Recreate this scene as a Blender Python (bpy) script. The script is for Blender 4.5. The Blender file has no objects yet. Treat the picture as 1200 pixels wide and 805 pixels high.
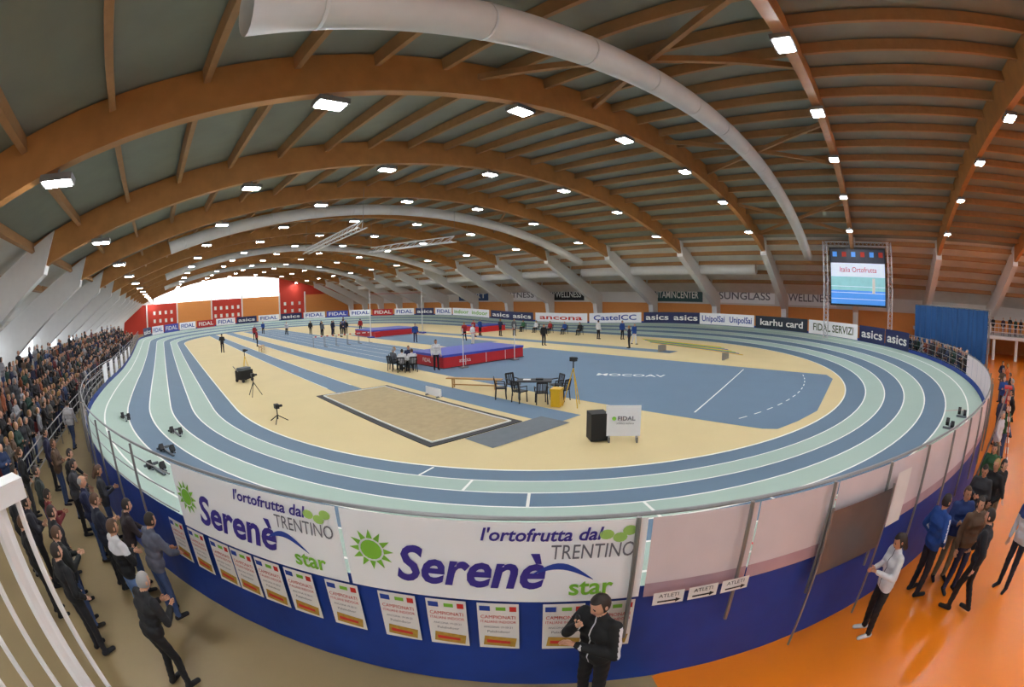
import bpy, bmesh, math, random
import numpy as np
from mathutils import Vector, Matrix, Euler
random.seed(4)
A0,P0,RO,H=0.7802,0.1055,-0.0175,4.453
FPX=537.78
ZT=.305
CX,CY0,CY1=21.34,19.15,60.5
RIN,ROUT=18.36,24.85
SC=bpy.context.scene
# ---------------------------------------------------------------- materials
def lin(c):
    return tuple(((v/255)/12.92 if v/255<.04045 else ((v/255+.055)/1.055)**2.4) for v in c)
MATS={}
def mat(name,rgb,rough=.6,metal=0,noise=.12,scale=3,emit=0,bump=0,rgb2=None):
    if name in MATS: return MATS[name]
    m=bpy.data.materials.new(name);m.use_nodes=True;nt=m.node_tree;b=nt.nodes['Principled BSDF']
    c=lin(rgb);b.inputs['Roughness'].default_value=rough;b.inputs['Metallic'].default_value=metal
    tc=nt.nodes.new('ShaderNodeTexCoord');no=nt.nodes.new('ShaderNodeTexNoise');no.inputs['Scale'].default_value=scale;no.inputs['Detail'].default_value=3
    nt.links.new(tc.outputs['Object'],no.inputs['Vector'])
    mx=nt.nodes.new('ShaderNodeMix');mx.data_type='RGBA'
    c2=lin(rgb2) if rgb2 else tuple(v*(1-noise*2) for v in c)
    mx.inputs[6].default_value=(*c,1);mx.inputs[7].default_value=(*c2,1)
    nt.links.new(no.outputs['Fac'],mx.inputs[0]);nt.links.new(mx.outputs[2],b.inputs['Base Color'])
    if emit:
        b.inputs['Emission Color'].default_value=(*c,1);b.inputs['Emission Strength'].default_value=emit
    if bump:
        bp=nt.nodes.new('ShaderNodeBump');bp.inputs['Strength'].default_value=bump;nt.links.new(no.outputs['Fac'],bp.inputs['Height']);nt.links.new(bp.outputs['Normal'],b.inputs['Normal'])
    MATS[name]=m;return m
timber=mat('timber_glulam',(204,144,82),.5,noise=.2,scale=2,bump=.1)
purl=mat('timber_purlin',(180,134,88),.6,noise=.15,scale=4)
concrete=mat('white_concrete',(232,232,230),.7,noise=.05)
lgreen=mat('track_light',(164,186,174),.7,noise=.05,scale=.6)
lblue=mat('track_blue',(92,118,140),.7,noise=.06,scale=.6)
white=mat('line_white',(236,236,230),.6,noise=.02)
beige=mat('infield_beige',(216,196,146),.75,noise=.06,scale=.5)
apron=mat('apron_blue',(100,126,150),.7,noise=.05,scale=.7)
fbeige=mat('floor_beige_mat',(158,138,98),.45,noise=.14,scale=.8)
forange=mat('floor_orange_mat',(236,128,22),.3,noise=.1,scale=.6)
bluef=mat('skirt_blue',(20,66,164),.55,noise=.25,scale=2,bump=.3)
pinkw=mat('panel_offwhite',(232,218,220),.6,noise=.1,scale=1.6)
wban=mat('banner_white',(248,248,250),.6,noise=.02)
steel=mat('galvanised_steel',(150,150,150),.4,metal=.6)
orange=mat('wall_orange',(226,150,80),.7,noise=.06)
redm=mat('wall_red',(196,58,40),.7,noise=.06)
wallw=mat('wall_white',(226,224,220),.8,noise=.06,scale=.5)
ductm=mat('duct_white',(226,226,224),.6,noise=.08,scale=1.5,bump=.08)
lampm=mat('lamp_emitter',(246,248,252),.5,emit=205,noise=0)
blackm=mat('black_matte',(24,24,26),.6)
navy=mat('board_navy',(22,34,84),.5,noise=.05)
redmat=mat('mat_red',(200,38,44),.5,noise=.06)
bluemat=mat('mat_blue',(70,82,180),.5,noise=.08)
sand=mat('pit_sand',(184,164,124),.9,noise=.15,scale=4,bump=.5)
greyt=mat('grey_tarp',(104,112,118),.7)
wood=mat('bench_wood',(196,148,84),.5)
yellow=mat('yellow_plastic',(232,186,30),.4)
purple=mat('ink_purple',(58,44,140),.5,noise=.02)
green=mat('ink_green',(128,190,60),.5,noise=.02)
greyink=mat('ink_grey',(110,110,120),.5,noise=.02)
blueink=mat('ink_blue',(40,70,160),.5,noise=.02)
redink=mat('ink_red',(206,50,44),.5,noise=.02)
whiteme=mat('white_paint_metal',(228,228,226),.35,noise=.03)
curtain=mat('curtain_blue',(30,88,150),.7,noise=.15,scale=1.5,bump=.3)
def roofmat(name,rgb):
    m=mat(name,rgb,.7,noise=.12,scale=1)
    nt=m.node_tree;b=nt.nodes['Principled BSDF']
    tc=nt.nodes.new('ShaderNodeTexCoord');w=nt.nodes.new('ShaderNodeTexWave');w.wave_type='BANDS';w.bands_direction='X';w.inputs['Scale'].default_value=.8
    nt.links.new(tc.outputs['Object'],w.inputs['Vector']);bp=nt.nodes.new('ShaderNodeBump');bp.inputs['Strength'].default_value=.3
    nt.links.new(w.outputs['Fac'],bp.inputs['Height']);nt.links.new(bp.outputs['Normal'],b.inputs['Normal']);return m
roofm=roofmat('roof_panels',(146,152,142))
roofw=roofmat('roof_panels_white',(232,232,226))
glassm=mat('daylight_glazing',(238,244,250),.4,emit=1.6,noise=0)
# ---------------------------------------------------------------- mesh builder
class MB:
    def __init__(s): s.v=[];s.f=[];s.m=[];s.mats=[]
    def mi(s,m):
        if m not in s.mats: s.mats.append(m)
        return s.mats.index(m)
    def add(s,vs,fs,m):
        o=len(s.v);s.v+= [tuple(v) for v in vs];k=s.mi(m)
        for f in fs: s.f.append([i+o for i in f]);s.m.append(k)
    def quad(s,a,b,c,d,m): s.add([a,b,c,d],[(0,1,2,3)],m)
    def box(s,c,sz,m,M=None):
        x,y,z=[v/2 for v in sz];vs=[Vector((i*x,j*y,k*z)) for i in(-1,1) for j in(-1,1) for k in(-1,1)]
        if M is not None: vs=[M@v for v in vs]
        vs=[v+Vector(c) for v in vs]
        s.add(vs,[(0,1,3,2),(4,6,7,5),(0,4,5,1),(2,3,7,6),(0,2,6,4),(1,5,7,3)],m)
    def beam(s,a,b,w,h,m,up=(0,0,1)):
        a=Vector(a);b=Vector(b);d=(b-a).normalized();u=Vector(up);r=d.cross(u)
        if r.length<1e-3: r=d.cross(Vector((0,1,0)))
        r.normalize();u=r.cross(d)
        vs=[p+r*i*w/2+u*j*h/2 for p in(a,b) for i,j in((-1,-1),(1,-1),(1,1),(-1,1))]
        s.add(vs,[(0,3,2,1),(4,5,6,7),(0,1,5,4),(1,2,6,5),(2,3,7,6),(3,0,4,7)],m)
    def tube(s,pts,r,m,n=8,caps=True):
        pts=[Vector(p) for p in pts];rs=r if isinstance(r,(list,tuple)) else [r]*len(pts);vs=[]
        for i,p in enumerate(pts):
            d=(pts[min(i+1,len(pts)-1)]-pts[max(i-1,0)]).normalized()
            u=Vector((0,0,1)) if abs(d.z)<.95 else Vector((0,1,0))
            x=d.cross(u).normalized();y=x.cross(d)
            for k in range(n):
                t=2*math.pi*k/n;vs.append(p+(x*math.cos(t)+y*math.sin(t))*rs[i])
        fs=[(i*n+k,i*n+(k+1)%n,(i+1)*n+(k+1)%n,(i+1)*n+k) for i in range(len(pts)-1) for k in range(n)]
        if caps: fs+=[tuple(range(n)),tuple(range((len(pts)-1)*n,len(pts)*n))]
        s.add(vs,fs,m)
    def done(s,name,smooth=False,parent=None,loc=None,rot=0):
        me=bpy.data.meshes.new(name);me.from_pydata(s.v,[],s.f)
        for m in s.mats: me.materials.append(m)
        me.polygons.foreach_set('material_index',s.m)
        if smooth: me.polygons.foreach_set('use_smooth',[True]*len(s.f))
        me.update();o=bpy.data.objects.new(name,me);SC.collection.objects.link(o)
        if loc is not None:o.location=loc
        o.rotation_euler[2]=rot
        if parent:o.parent=parent
        return o
def text_geo(body,size,shear=0,bold=0):
    c=bpy.data.curves.new('t','FONT');c.body=body;c.size=size;c.shear=shear;c.offset=bold;c.align_x='CENTER';c.align_y='CENTER';c.resolution_u=3
    o=bpy.data.objects.new('t',c);SC.collection.objects.link(o);dg=bpy.context.evaluated_depsgraph_get();dg.update()
    me=bpy.data.meshes.new_from_object(o.evaluated_get(dg));bm=bmesh.new();bm.from_mesh(me);bmesh.ops.triangulate(bm,faces=bm.faces)
    vs=[v.co.copy() for v in bm.verts];fs=[[v.index for v in f.verts] for f in bm.faces];bm.free()
    bpy.data.objects.remove(o);bpy.data.meshes.remove(me);bpy.data.curves.remove(c);return vs,fs
def put_text(mb,body,size,fn,m,cx=0,cy=0,fitw=None,shear=0,bold=0):
    vs,fs=text_geo(body,size,shear,bold)
    if not vs: return
    w=max(v.x for v in vs)-min(v.x for v in vs);k=(fitw/w) if fitw else 1
    mb.add([fn(v.x*k+cx,v.y+cy) for v in vs],fs,m)
# ---------------------------------------------------------------- track
ST=[]
def sm(t): t=max(0,min(1,t));return t*t*(3-2*t)
BS=.5
def bkstr(y): e=min(y-CY0,CY1-y);return BS+(1-BS)*(1-sm(e/18))
for i in range(25):
    y=CY1+(CY0-CY1)*i/24;ST.append(((CX,y),(-1,0),bkstr(y)))
for i in range(1,97):
    t=math.pi+math.pi*i/96;ST.append(((CX,CY0),(math.cos(t),math.sin(t)),1))
for i in range(1,25):
    y=CY0+(CY1-CY0)*i/24;ST.append(((CX,y),(1,0),bkstr(y)))
for i in range(1,96):
    t=math.pi*i/96;ST.append(((CX,CY1),(math.cos(t),math.sin(t)),1))
def sp(st,R,dz=0):
    (bx,by),(nx,ny),bk=st
    return (bx+nx*R,by+ny*R,ZT+bk*1.06*max(0,(R-RIN-.1)/(ROUT-RIN))+dz)
mb=MB();n=len(ST)
cuts=[(RIN,RIN+.07,white),(RIN+.07,RIN+.16,lblue)]
r=RIN+.16;LW=.95
for c in [lblue,lgreen,lblue,lgreen,lblue,lgreen]: cuts+=[(r,r+LW-.06,c),(r+LW-.06,r+LW,white)];r+=LW
cuts.append((r,ROUT,lgreen))
for r0,r1,m in cuts:
    for i in range(n):
        a,b=ST[i],ST[(i+1)%n];mb.quad(sp(a,r0),sp(a,r1),sp(b,r1),sp(b,r0),m)
for k,i in enumerate((42,44,46,49,52,56)):
    a=ST[i];(bx,by),(nx,ny),bk=a;tx,ty=-ny,nx;r0=RIN+.16+k*LW;r1=r0+LW
    p=sp(a,r0,.008);q=sp(a,r1,.008);mb.quad(p,q,(q[0]+tx*.06,q[1]+ty*.06,q[2]),(p[0]+tx*.06,p[1]+ty*.06,p[2]),white)
a=ST[56];(bx,by),(nx,ny),bk=a;tx,ty=-ny,nx
for i in (50,53,59,65):
    a=ST[i];(bx,by),(nx,ny),bk=a;tx,ty=-ny,nx;p=sp(a,ROUT-1.6,.01);q=sp(a,ROUT-.8,.01);mb.quad(p,q,(q[0]+tx*.05,q[1]+ty*.05,q[2]),(p[0]+tx*.05,p[1]+ty*.05,p[2]),redink)
mb.done('running_track')
mb=MB();mb.add([sp(s,RIN) for s in ST],[tuple(range(n))],beige);mb.done('infield_floor')
mb=MB()
for i in range(n):
    a,b=ST[i],ST[(i+1)%n];ta=sp(a,ROUT);tb=sp(b,ROUT);ra=ROUT+.04
    A=sp(a,ra);B=sp(b,ra);mb.quad((A[0],A[1],0),(B[0],B[1],0),(B[0],B[1],tb[2]+.2),(A[0],A[1],ta[2]+.2),bluef)
mb.done('track_skirt')
# infield markings
mb=MB();z=ZT+.006
ys=np.linspace(1.2,24.5,48)
for y0,y1 in zip(ys[:-1],ys[1:]):
    def xr(y,R=RIN-.5):
        h=max(0,R*R-max(0,CY0-y)**2)**.5;return max(14.2,CX-h),min(26.3,CX+h)
    a=xr(y0);b=xr(y1)
    if a[0]<a[1]: mb.quad((a[0],y0,z),(a[1],y0,z),(b[1],y1,z),(b[0],y1,z),apron)
mb.quad((14.2,24.5,z),(20.2,24.5,z),(20.2,76,z),(14.2,76,z),apron)
mb.quad((10.95,9.2,z),(12.4,9.2,z),(12.4,76,z),(10.95,76,z),apron)
mb.quad((7.85,19.3,z),(9.2,19.3,z),(9.2,74,z),(7.85,74,z),apron)
mb.quad((29.5,14,z),(31,14,z),(31,74,z),(29.5,74,z),apron)
mb.quad((22.5,30,z),(28,30,z),(28,50,z),(22.5,50,z),apron)
z+=.004
for x in (14.2,20.2,10.95,12.35,7.85,9.15): mb.quad((x,20.5 if x<10 else 24.6,z),(x+.05,20.5 if x<10 else 24.6,z),(x+.05,74,z),(x,74,z),white)
for k in range(1,5): mb.quad((14.2+1.2*k,26,z),(14.25+1.2*k,26,z),(14.25+1.2*k,74,z),(14.2+1.2*k,74,z),white)
mb.beam((15,6.0,z),(25.5,7.2,z),.06,.004,white)
pts=[(CX+(RIN-2.2)*math.cos(t),CY0+(RIN-2.2)*math.sin(t)) for t in np.linspace(math.radians(247),math.radians(285),24)]
for i in range(0,23,2): mb.beam((*pts[i],z),(*pts[i+1],z),.05,.004,white)
put_text(mb,'MOCOAV',.9,lambda x,y:(20.2+.45*x+.89*y,11.8-.89*x+.45*y,z),white,bold=.015,fitw=3.6)
mb.done('infield_markings')
# sand pit
mb=MB();x0,x1,y0,y1=6.79,10.5,10.19,19.2;z=ZT
mb.box(((x0+x1)/2,(y0+y1)/2,z+.012),(x1-x0,y1-y0,.02),blackm)
g=30
for i in range(12):
    for j in range(g):
        xa,xb=x0+.3+(x1-x0-.6)*i/12,x0+.3+(x1-x0-.6)*(i+1)/12;ya,yb=y0+.3+(y1-y0-.6)*j/g,y0+.3+(y1-y0-.6)*(j+1)/g
        hh=lambda X,Y:z+.035+.012*math.sin(X*7+Y*3)*math.cos(Y*5)
        mb.quad((xa,ya,hh(xa,ya)),(xb,ya,hh(xb,ya)),(xb,yb,hh(xb,yb)),(xa,yb,hh(xa,yb)),sand)
for a,b in (((x0+.27,y0+.27),(x1-.27,y0+.27)),((x1-.27,y0+.27),(x1-.27,y1-.27)),((x1-.27,y1-.27),(x0+.27,y1-.27)),((x0+.27,y1-.27),(x0+.27,y0+.27))):
    mb.beam((*a,z+.03),(*b,z+.03),.05,.05,white)
mb.quad((8.0,8.9,z+.01),(11.4,8.9,z+.01),(11.4,10.15,z+.01),(8.0,10.15,z+.01),greyt)
mb.done('long_jump_pit')
# ---------------------------------------------------------------- floors
mb=MB();mb.quad((-14,-26,0),(56,-26,0),(56,113,0),(-14,113,0),fbeige);mb.done('floor')
mb=MB();mb.add([(3.75,1.5,.006),(1.9,-.9,.006),(.5,-26,.006),(56,-26,.006),(56,19,.006),(46,19,.006),(40,3,.006),(31,-3,.006),(21,-5,.006),(8,-1,.006)],[tuple(range(10))],forange);mb.done('floor_orange')
# ---------------------------------------------------------------- hall
UA,S,VC,ZP,C=9.509,8.409,20.16,11.13,.0077
def lz(x): return ZP-C*(x-VC)**2
NS=range(-4,13)
mb=MB()
for nn in NS:
    y=UA+nn*S;xs=np.linspace(-6,41,48)
    for x0,x1 in zip(xs[:-1],xs[1:]):
        a=[(x0,y-.17,lz(x0)+.3),(x0,y+.17,lz(x0)+.3),(x0,y+.17,lz(x0)+1.4),(x0,y-.17,lz(x0)+1.4)]
        b=[(x1,p[1],lz(x1)+(.3 if k<2 else 1.4)) for k,p in enumerate(a)]
        mb.add(a+b,[(0,4,5,1),(1,5,6,2),(2,6,7,3),(3,7,4,0)],timber)
mb.done('timber_arch')
mb=MB()
for j in range(-2,26):
    x=-2.65+2.104*(j-1)+1.05
    sl=-2*C*(x-VC)
    for nn in list(NS)[:-1]:
        y0=UA+nn*S+.17;y1=y0+S-.34
        mb.beam((x,y0,lz(x)+1.22),(x,y1,lz(x)+1.22),.16,.36,purl,up=(-sl,0,1))
for nn,(xa,xb) in ((-1,(8,14)),(-1,(20,26)),(-1,(32,38)),(2,(8,14)),(2,(26,32))):
    y0=UA+nn*S;y1=y0+S
    mb.beam((xa,y0,lz(xa)+.95),(xb,y1,lz(xb)+.95),.16,.2,purl);mb.beam((xb,y0,lz(xb)+.95),(xa,y1,lz(xa)+.95),.16,.2,purl)
mb.done('roof_purlins')
mb=MB();xs=np.linspace(-13,55,69)
for x0,x1 in zip(xs[:-1],xs[1:]):
    mb.quad((x0,-26,lz(x0)+1.45),(x1,-26,lz(x1)+1.45),(x1,113,lz(x1)+1.45),(x0,113,lz(x0)+1.45),roofw if x0>=40 or x0<-6 else roofm)
mb.done('ceiling')
mb=MB()
for nn in NS:
    y=UA+nn*S
    for (xt,xb) in ((40,50.6),(-5,-10.8)):
        zt_=lz(xt)+.85; sgn=1 if xb>xt else -1
        a=[(xt-sgn*.2,y-.3,zt_+.6),(xt-sgn*.2,y+.3,zt_+.6),(xt+sgn*.2,y+.3,zt_-.9),(xt+sgn*.2,y-.3,zt_-.9)]
        zb=lz(xb)
        b=[(xb+sgn*.6,y-.3,zb+.4),(xb+sgn*.6,y+.3,zb+.4),(xb-sgn*.8,y+.3,zb-.8),(xb-sgn*.8,y-.3,zb-.8)]
        c=[(xb+sgn*.6,y-.3,0),(xb+sgn*.6,y+.3,0),(xb-sgn*.3,y+.3,0),(xb-sgn*.3,y-.3,0)]
        q=[(0,4,5,1),(1,5,6,2),(2,6,7,3),(3,7,4,0),(0,1,2,3),(4,5,6,7)]
        mb.add(a+b,q,concrete);mb.add(b+c,q,concrete)
mb.done('concrete_buttress')
mb=MB()
for nn in NS:
    for i in range(0,8):
        x=-2.65+6.313*i;y=UA+nn*S;z=lz(x)
        mb.box((x,y,z+.08),(.8,.55,.14),steel);mb.box((x,y,z),(.66,.42,.02),lampm);mb.box((x,y,z+.25),(.05,.05,.25),steel)
mb.done('ceiling_lights')
mb=MB()
for y in (5.4,30.5,55.8,81):
    xs=np.linspace(.6,41,40);mb.tube([(x,y,11.35-C*(x-VC)**2) for x in xs],.4,ductm,16)
    for x in xs[1::3]: mb.tube([(x-.03,y,11.35-C*(x-.03-VC)**2),(x+.03,y,11.35-C*(x+.03-VC)**2)],.408,ductm,16)
mb.tube([(45,y,7.1) for y in np.linspace(11.5,33,12)],.55,ductm,16)
mb.tube([(45,y,7.1) for y in np.linspace(36.5,98,24)],.5,ductm,16)
mb.done('ventilation_duct',smooth=True)
mb=MB()
for a,b in (((14.3,41.6,9.0),(12.8,26,9.0)),((20.5,39.8,9.0),(23.2,30,9.0))):
    a=Vector(a);b=Vector(b);d=(b-a).normalized();s_=Vector((-d.y,d.x,0))*.3
    for o_ in (s_,-s_,Vector((0,0,.45))): mb.tube([a+o_,b+o_],.05,whiteme,6)
    L=(b-a).length;k=int(L/1)
    for i in range(k):
        p=a+d*i*L/k;q=a+d*(i+1)*L/k;mb.tube([p+s_,q-s_],.025,whiteme,5);mb.tube([p+s_,q+Vector((0,0,.45))],.025,whiteme,5);mb.tube([p-s_,q+Vector((0,0,.45))],.025,whiteme,5)
    for p in (a,b): mb.tube([p+Vector((0,0,.4)),(p.x,p.y,lz(p.x)+.9)],.015,steel,4)
mb.done('hanging_truss')
# walls
mb=MB();X=52
mb.quad((X,-26,0),(X,113,0),(X,113,3.4),(X,-26,3.4),orange);mb.quad((X,-26,3.4),(X,113,3.4),(X,113,7),(X,-26,7),wallw)
mb.done('wall_right')
mb=MB();X=-11.5
mb.quad((X,-26,0),(X,113,0),(X,113,2.6),(X,-26,2.6),wallw);mb.quad((X,-26,2.6),(X,113,2.6),(X,113,4.2),(X,-26,4.2),glassm);mb.quad((X,-26,4.2),(X,113,4.2),(X,113,7),(X,-26,7),wallw)
mb.done('wall_left')
mb=MB();Y=112
xs=np.linspace(-12,54,67)
for x0,x1 in zip(xs[:-1],xs[1:]):
    xm=(x0+x1)/2
    low=redm if xm<4 or 13<xm<21 or 31<xm<38 else orange
    mb.quad((x0,Y,0),(x1,Y,0),(x1,Y,6.4),(x0,Y,6.4),low)
    win=-2<xm<31
    if win and lz(xm)>6: mb.quad((x0,Y,6.4),(x1,Y,6.4),(x1,Y,lz(x1)+1.5),(x0,Y,lz(x0)+1.5),glassm)
    elif lz(xm)+1.5>6.4: mb.quad((x0,Y,6.4),(x1,Y,6.4),(x1,Y,lz(x1)+1.5),(x0,Y,lz(x0)+1.5),redm if xm>31 else wallw)
for xa in (-4,4,13,21,31,38): mb.box((xa,Y-.1,3.6),(.35,.2,7.2),wallw)
for xa in (14,15.5,17,18.5,20,-2,-.5,1,2.5,32.5,34.5,36.5):
    for zz in (2.6,4.4): mb.box((xa,Y-.06,zz),(.6,.05,.8),white)
for xa in np.arange(-1,31,3): mb.box((xa,Y-.05,8.2),(.08,.08,3.6),greyt)
mb.done('wall_back')
mb=MB();mb.quad((-13,-25,0),(55,-25,0),(55,-25,13.5),(-13,-25,13.5),wallw);mb.done('wall_front')
def bannerR(name,ya,yb,z0,z1,m,txt,tm,fw=.85):
    mb=MB();x=51.9;mb.box((x+.02,(ya+yb)/2,(z0+z1)/2),(.04,abs(ya-yb),z1-z0),m)
    if txt: put_text(mb,txt,(z1-z0)*.75,lambda u,v:(x-.02,(ya+yb)/2-u,(z0+z1)/2+v),tm,fitw=abs(ya-yb)*fw,bold=.01)
    mb.done(name)
bannerR('sponsor_banner',18.6,11,3.6,5.2,wban,'SUNGLASS',greyink)
bannerR('sponsor_banner',9.8,3.5,3.6,5.2,wban,'WELLNESS',greyink)
bannerR('sponsor_banner',27.5,20.2,3.6,5.2,mat('banner_dkgreen',(40,80,80),.5),'VITAMINCENTER',white)
bannerR('sponsor_banner',45,38,3.6,5.2,blackm,'MYWELLNESS',white)
bannerR('sponsor_banner',54,47,3.6,5.2,wban,'FITNESS',greyink)
bannerR('sponsor_banner',66,58,3.6,5.2,mat('banner_blue',(60,90,140),.5),'SPORT',white)
# ---------------------------------------------------------------- barrier
def arc(phi,R,z): t=math.radians(phi);return (CX+R*math.cos(t),CY0+R*math.sin(t),z)
def arcpanel(mb,p0,p1,R,z0,z1,m,n=None):
    n=n or max(2,int(abs(p1-p0)/1.0))
    for i in range(n):
        a=p0+(p1-p0)*i/n;b=p0+(p1-p0)*(i+1)/n;mb.quad(arc(a,R,z0),arc(b,R,z0),arc(b,R,z1),arc(a,R,z1),m)
mb=MB()
p=224.38
while p<271:
    arcpanel(mb,p,p+2.75,ROUT+.07,1.46,2.40,pinkw,3)
    arcpanel(mb,p,p+2.75,ROUT+.075,1.42,1.6,mat('panel_pink_edge',(206,170,178),.6,noise=.2,scale=2),3);p+=2.8
p=182.
while p<358:
    if p<209 or p>224: mb.tube([arc(p,ROUT+.14,.9),arc(p,ROUT+.14,2.46)],.025,steel,6)
    p+=2.8
mb.tube([arc(q,ROUT+.05,2.44) for q in np.linspace(180,360,120)],.022,steel,6)
for z in (1.6,1.9,2.2):
    mb.tube([arc(q,ROUT+.05,z) for q in np.linspace(180,210,30)],.012,steel,6);mb.tube([arc(q,ROUT+.05,z) for q in np.linspace(271,295,24)],.012,steel,6)
def fz(y): return ZT+bkstr(y)*1.06
yy=np.linspace(CY0,CY1,30)
for dz in (1.07,.75,.4): mb.tube([(CX-ROUT-.05,y,fz(y)+dz) for y in yy],.018,steel,6)
for y in np.linspace(CY0,CY1,28): mb.tube([(CX-ROUT-.05,y,.5),(CX-ROUT-.05,y,fz(y)+1.09)],.022,steel,6)
for y in (24,27,30,34,38,42): mb.box((CX-ROUT-.02,y,fz(y)+.6),(.03,1.6,.8),wban)
mb.done('track_barrier')
RB=ROUT+.09
def banner(p0,p1,name):
    mb=MB();arcpanel(mb,p0,p1,RB,1.45,2.42,wban,14)
    pc=(p0+p1)/2;zc=1.94
    fn=lambda u,v:arc(pc+math.degrees(u/RB),RB+.012,zc+v)
    put_text(mb,"Serenè",.62,fn,purple,cx=-.22,cy=-.1,fitw=1.5,shear=.28,bold=.016)
    put_text(mb,"star",.3,fn,green,cx=1.0,cy=-.3,fitw=.44,bold=.006)
    put_text(mb,"l'ortofrutta dal",.2,fn,purple,cx=.5,cy=.34,fitw=1.15,shear=.25,bold=.004)
    put_text(mb,"TRENTINO",.24,fn,greyink,cx=1.0,cy=.14,fitw=.8,shear=.1)
    prev=None
    for i in range(13):
        t=i/12;u=.42+t*.6;v=-.12+.12*math.sin(t*math.pi*1.1)-.04*t;w=.035*math.sin(math.pi*t)+.004
        if prev: mb.quad(fn(prev[0],prev[1]-prev[2]),fn(u,v-w),fn(u,v+w),fn(prev[0],prev[1]+prev[2]),blueink)
        prev=(u,v,w)
    for i in range(12):
        a=i*math.pi/6;c_,s_=math.cos(a),math.sin(a)
        mb.add([fn(-1.2+.14*c_+.035*s_,.03+.14*s_-.035*c_),fn(-1.2+.14*c_-.035*s_,.03+.14*s_+.035*c_),fn(-1.2+.25*c_,.03+.25*s_)],[(0,1,2)],green)
    mb.add([fn(-1.2+.12*math.cos(a),.03+.12*math.sin(a)) for a in np.linspace(0,6.28,17)[:-1]],[tuple(range(16))],green)
    for dx,dy in((0,0),(.13,-.04),(.22,.03)): mb.add([fn(1.12+dx+.07*math.cos(a),.33+dy+.055*math.sin(a)) for a in np.linspace(0,6.28,13)[:-1]],[tuple(range(12))],mat('leaf_light',(170,214,110),.6))
    mb.done(name)
banner(210.4,217.2,'sponsor_banner');banner(217.3,224.25,'sponsor_banner')
mb=MB();RP=ROUT+.06;paper=mat('poster_paper',(240,236,232),.6,noise=.05,scale=6)
art=mat('poster_art',(214,170,70),.6,noise=.3,scale=20)
for i,pc in enumerate([209.6,210.9,212.2,213.25,214.35,215.5,216.9,218.45,219.7,220.95,222.5,223.7]):
    fn=lambda u,v:arc(pc+math.degrees(u/RP),RP+.02+.006,1.07+v)
    w,h=.215,.345
    mb.quad(fn(-w,-h),fn(w,-h),fn(w,h),fn(-w,h),paper)
    fn2=lambda u,v:arc(pc+math.degrees(u/RP),RP+.034,1.07+v)
    put_text(mb,'CAMPIONATI',.07,fn2,redink,cy=.15,fitw=.36);put_text(mb,'ITALIANI INDOOR',.055,fn2,redink,cy=.08,fitw=.37)
    put_text(mb,'ANCONA 19-20-21',.04,fn2,greyink,cy=.0,fitw=.3);put_text(mb,'PalaIndoor',.05,fn2,greyink,cy=-.07,fitw=.24)
    mb.quad(fn2(-.17,-.29),fn2(.17,-.31),fn2(.19,-.17),fn2(-.15,-.14),art)
    mb.quad(fn2(-.19,.24),fn2(-.08,.24),fn2(-.08,.31),fn2(-.19,.31),blueink);mb.quad(fn2(-.02,.25),fn2(.08,.25),fn2(.08,.3),fn2(-.02,.3),green);mb.quad(fn2(.12,.24),fn2(.19,.24),fn2(.19,.31),fn2(.12,.31),redink)
    mb.quad(fn2(-.13,-.25),fn2(.12,-.26),fn2(.12,-.22),fn2(-.13,-.2),redink)
mb.done('event_posters')
mb=MB()
for pc in (224.95,225.85,226.75):
    fn=lambda u,v:arc(pc+math.degrees(u/RP),RP+.12,1.45+v);fn2=lambda u,v:arc(pc+math.degrees(u/RP),RP+.126,1.45+v)
    mb.quad(fn(-.17,-.085),fn(.17,-.085),fn(.17,.085),fn(-.17,.085),paper)
    put_text(mb,'ATLETI',.07,fn2,blackm,cy=.035,fitw=.22);mb.quad(fn2(-.12,-.05),fn2(.08,-.05),fn2(.08,-.03),fn2(-.12,-.03),blackm);mb.add([fn2(.08,-.07),fn2(.14,-.04),fn2(.08,-.01)],[(0,1,2)],blackm)
mb.done('direction_signs')
mb=MB();arcpanel(mb,229.6,232.6,ROUT+.2,1.2,2.1,mat('board_grey',(120,116,116),.3,metal=.5),4);arcpanel(mb,232.7,233.6,ROUT+.22,1.5,2.3,paper,2)
mb.tube([arc(229.6,ROUT+.2,0),arc(229.6,ROUT+.2,2.15)],.02,steel,6);mb.tube([arc(232.65,ROUT+.2,0),arc(232.65,ROUT+.2,2.15)],.02,steel,6)
mb.done('notice_board')
def rboard(kind,v0,v1,m,txt='',tm=None,k=1):
    mb=MB();R=ROUT-.05
    def P(t,dz,dr=0):
        v=v0+(v1-v0)*t
        if kind=='n': x,y,z=arc(v,R-dr,0);z=ZT+1.06
        elif kind=='r': x,y=CX+R-dr,v;z=fz(v)
        else:
            a=math.radians(v);x,y=CX+(R-dr)*math.cos(a),CY1+(R-dr)*math.sin(a);z=ZT+1.06
        return (x,y,z+dz)
    N=8
    for i in range(N): mb.quad(P(i/N,.02),P((i+1)/N,.02),P((i+1)/N,1.2),P(i/N,1.2),m)
    L=abs(v1-v0)*(math.radians(1)*R if kind!='r' else 1)
    if txt:
        for q in range(k):
            put_text(mb,txt,.85,lambda u,v:P(min(1,max(0,(q+.5)/k+u/L)),.6+v,.02),tm,fitw=L/k*.82,bold=.015)
    mb.done('advertising_board')
rboard('n',311,302.8,navy,'asics',white);rboard('n',302.6,294.5,navy,'asics',white)
rboard('n',326.6,311.6,wban,'FIDAL SERVIZI',mat('ink_olive',(96,110,80)));rboard('n',342.2,327,mat('board_photo',(30,50,70),.5,noise=.4,scale=3),'karhu card',white)
rboard('n',358,342.6,wban,'UnipolSai',blueink,2)
rboard('r',25.3,18.2,navy,'asics',white,2);rboard('r',33,25.6,wban,'CastelCC',blueink,1);rboard('r',42,33.3,wban,'ancona',redink,1)
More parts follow.
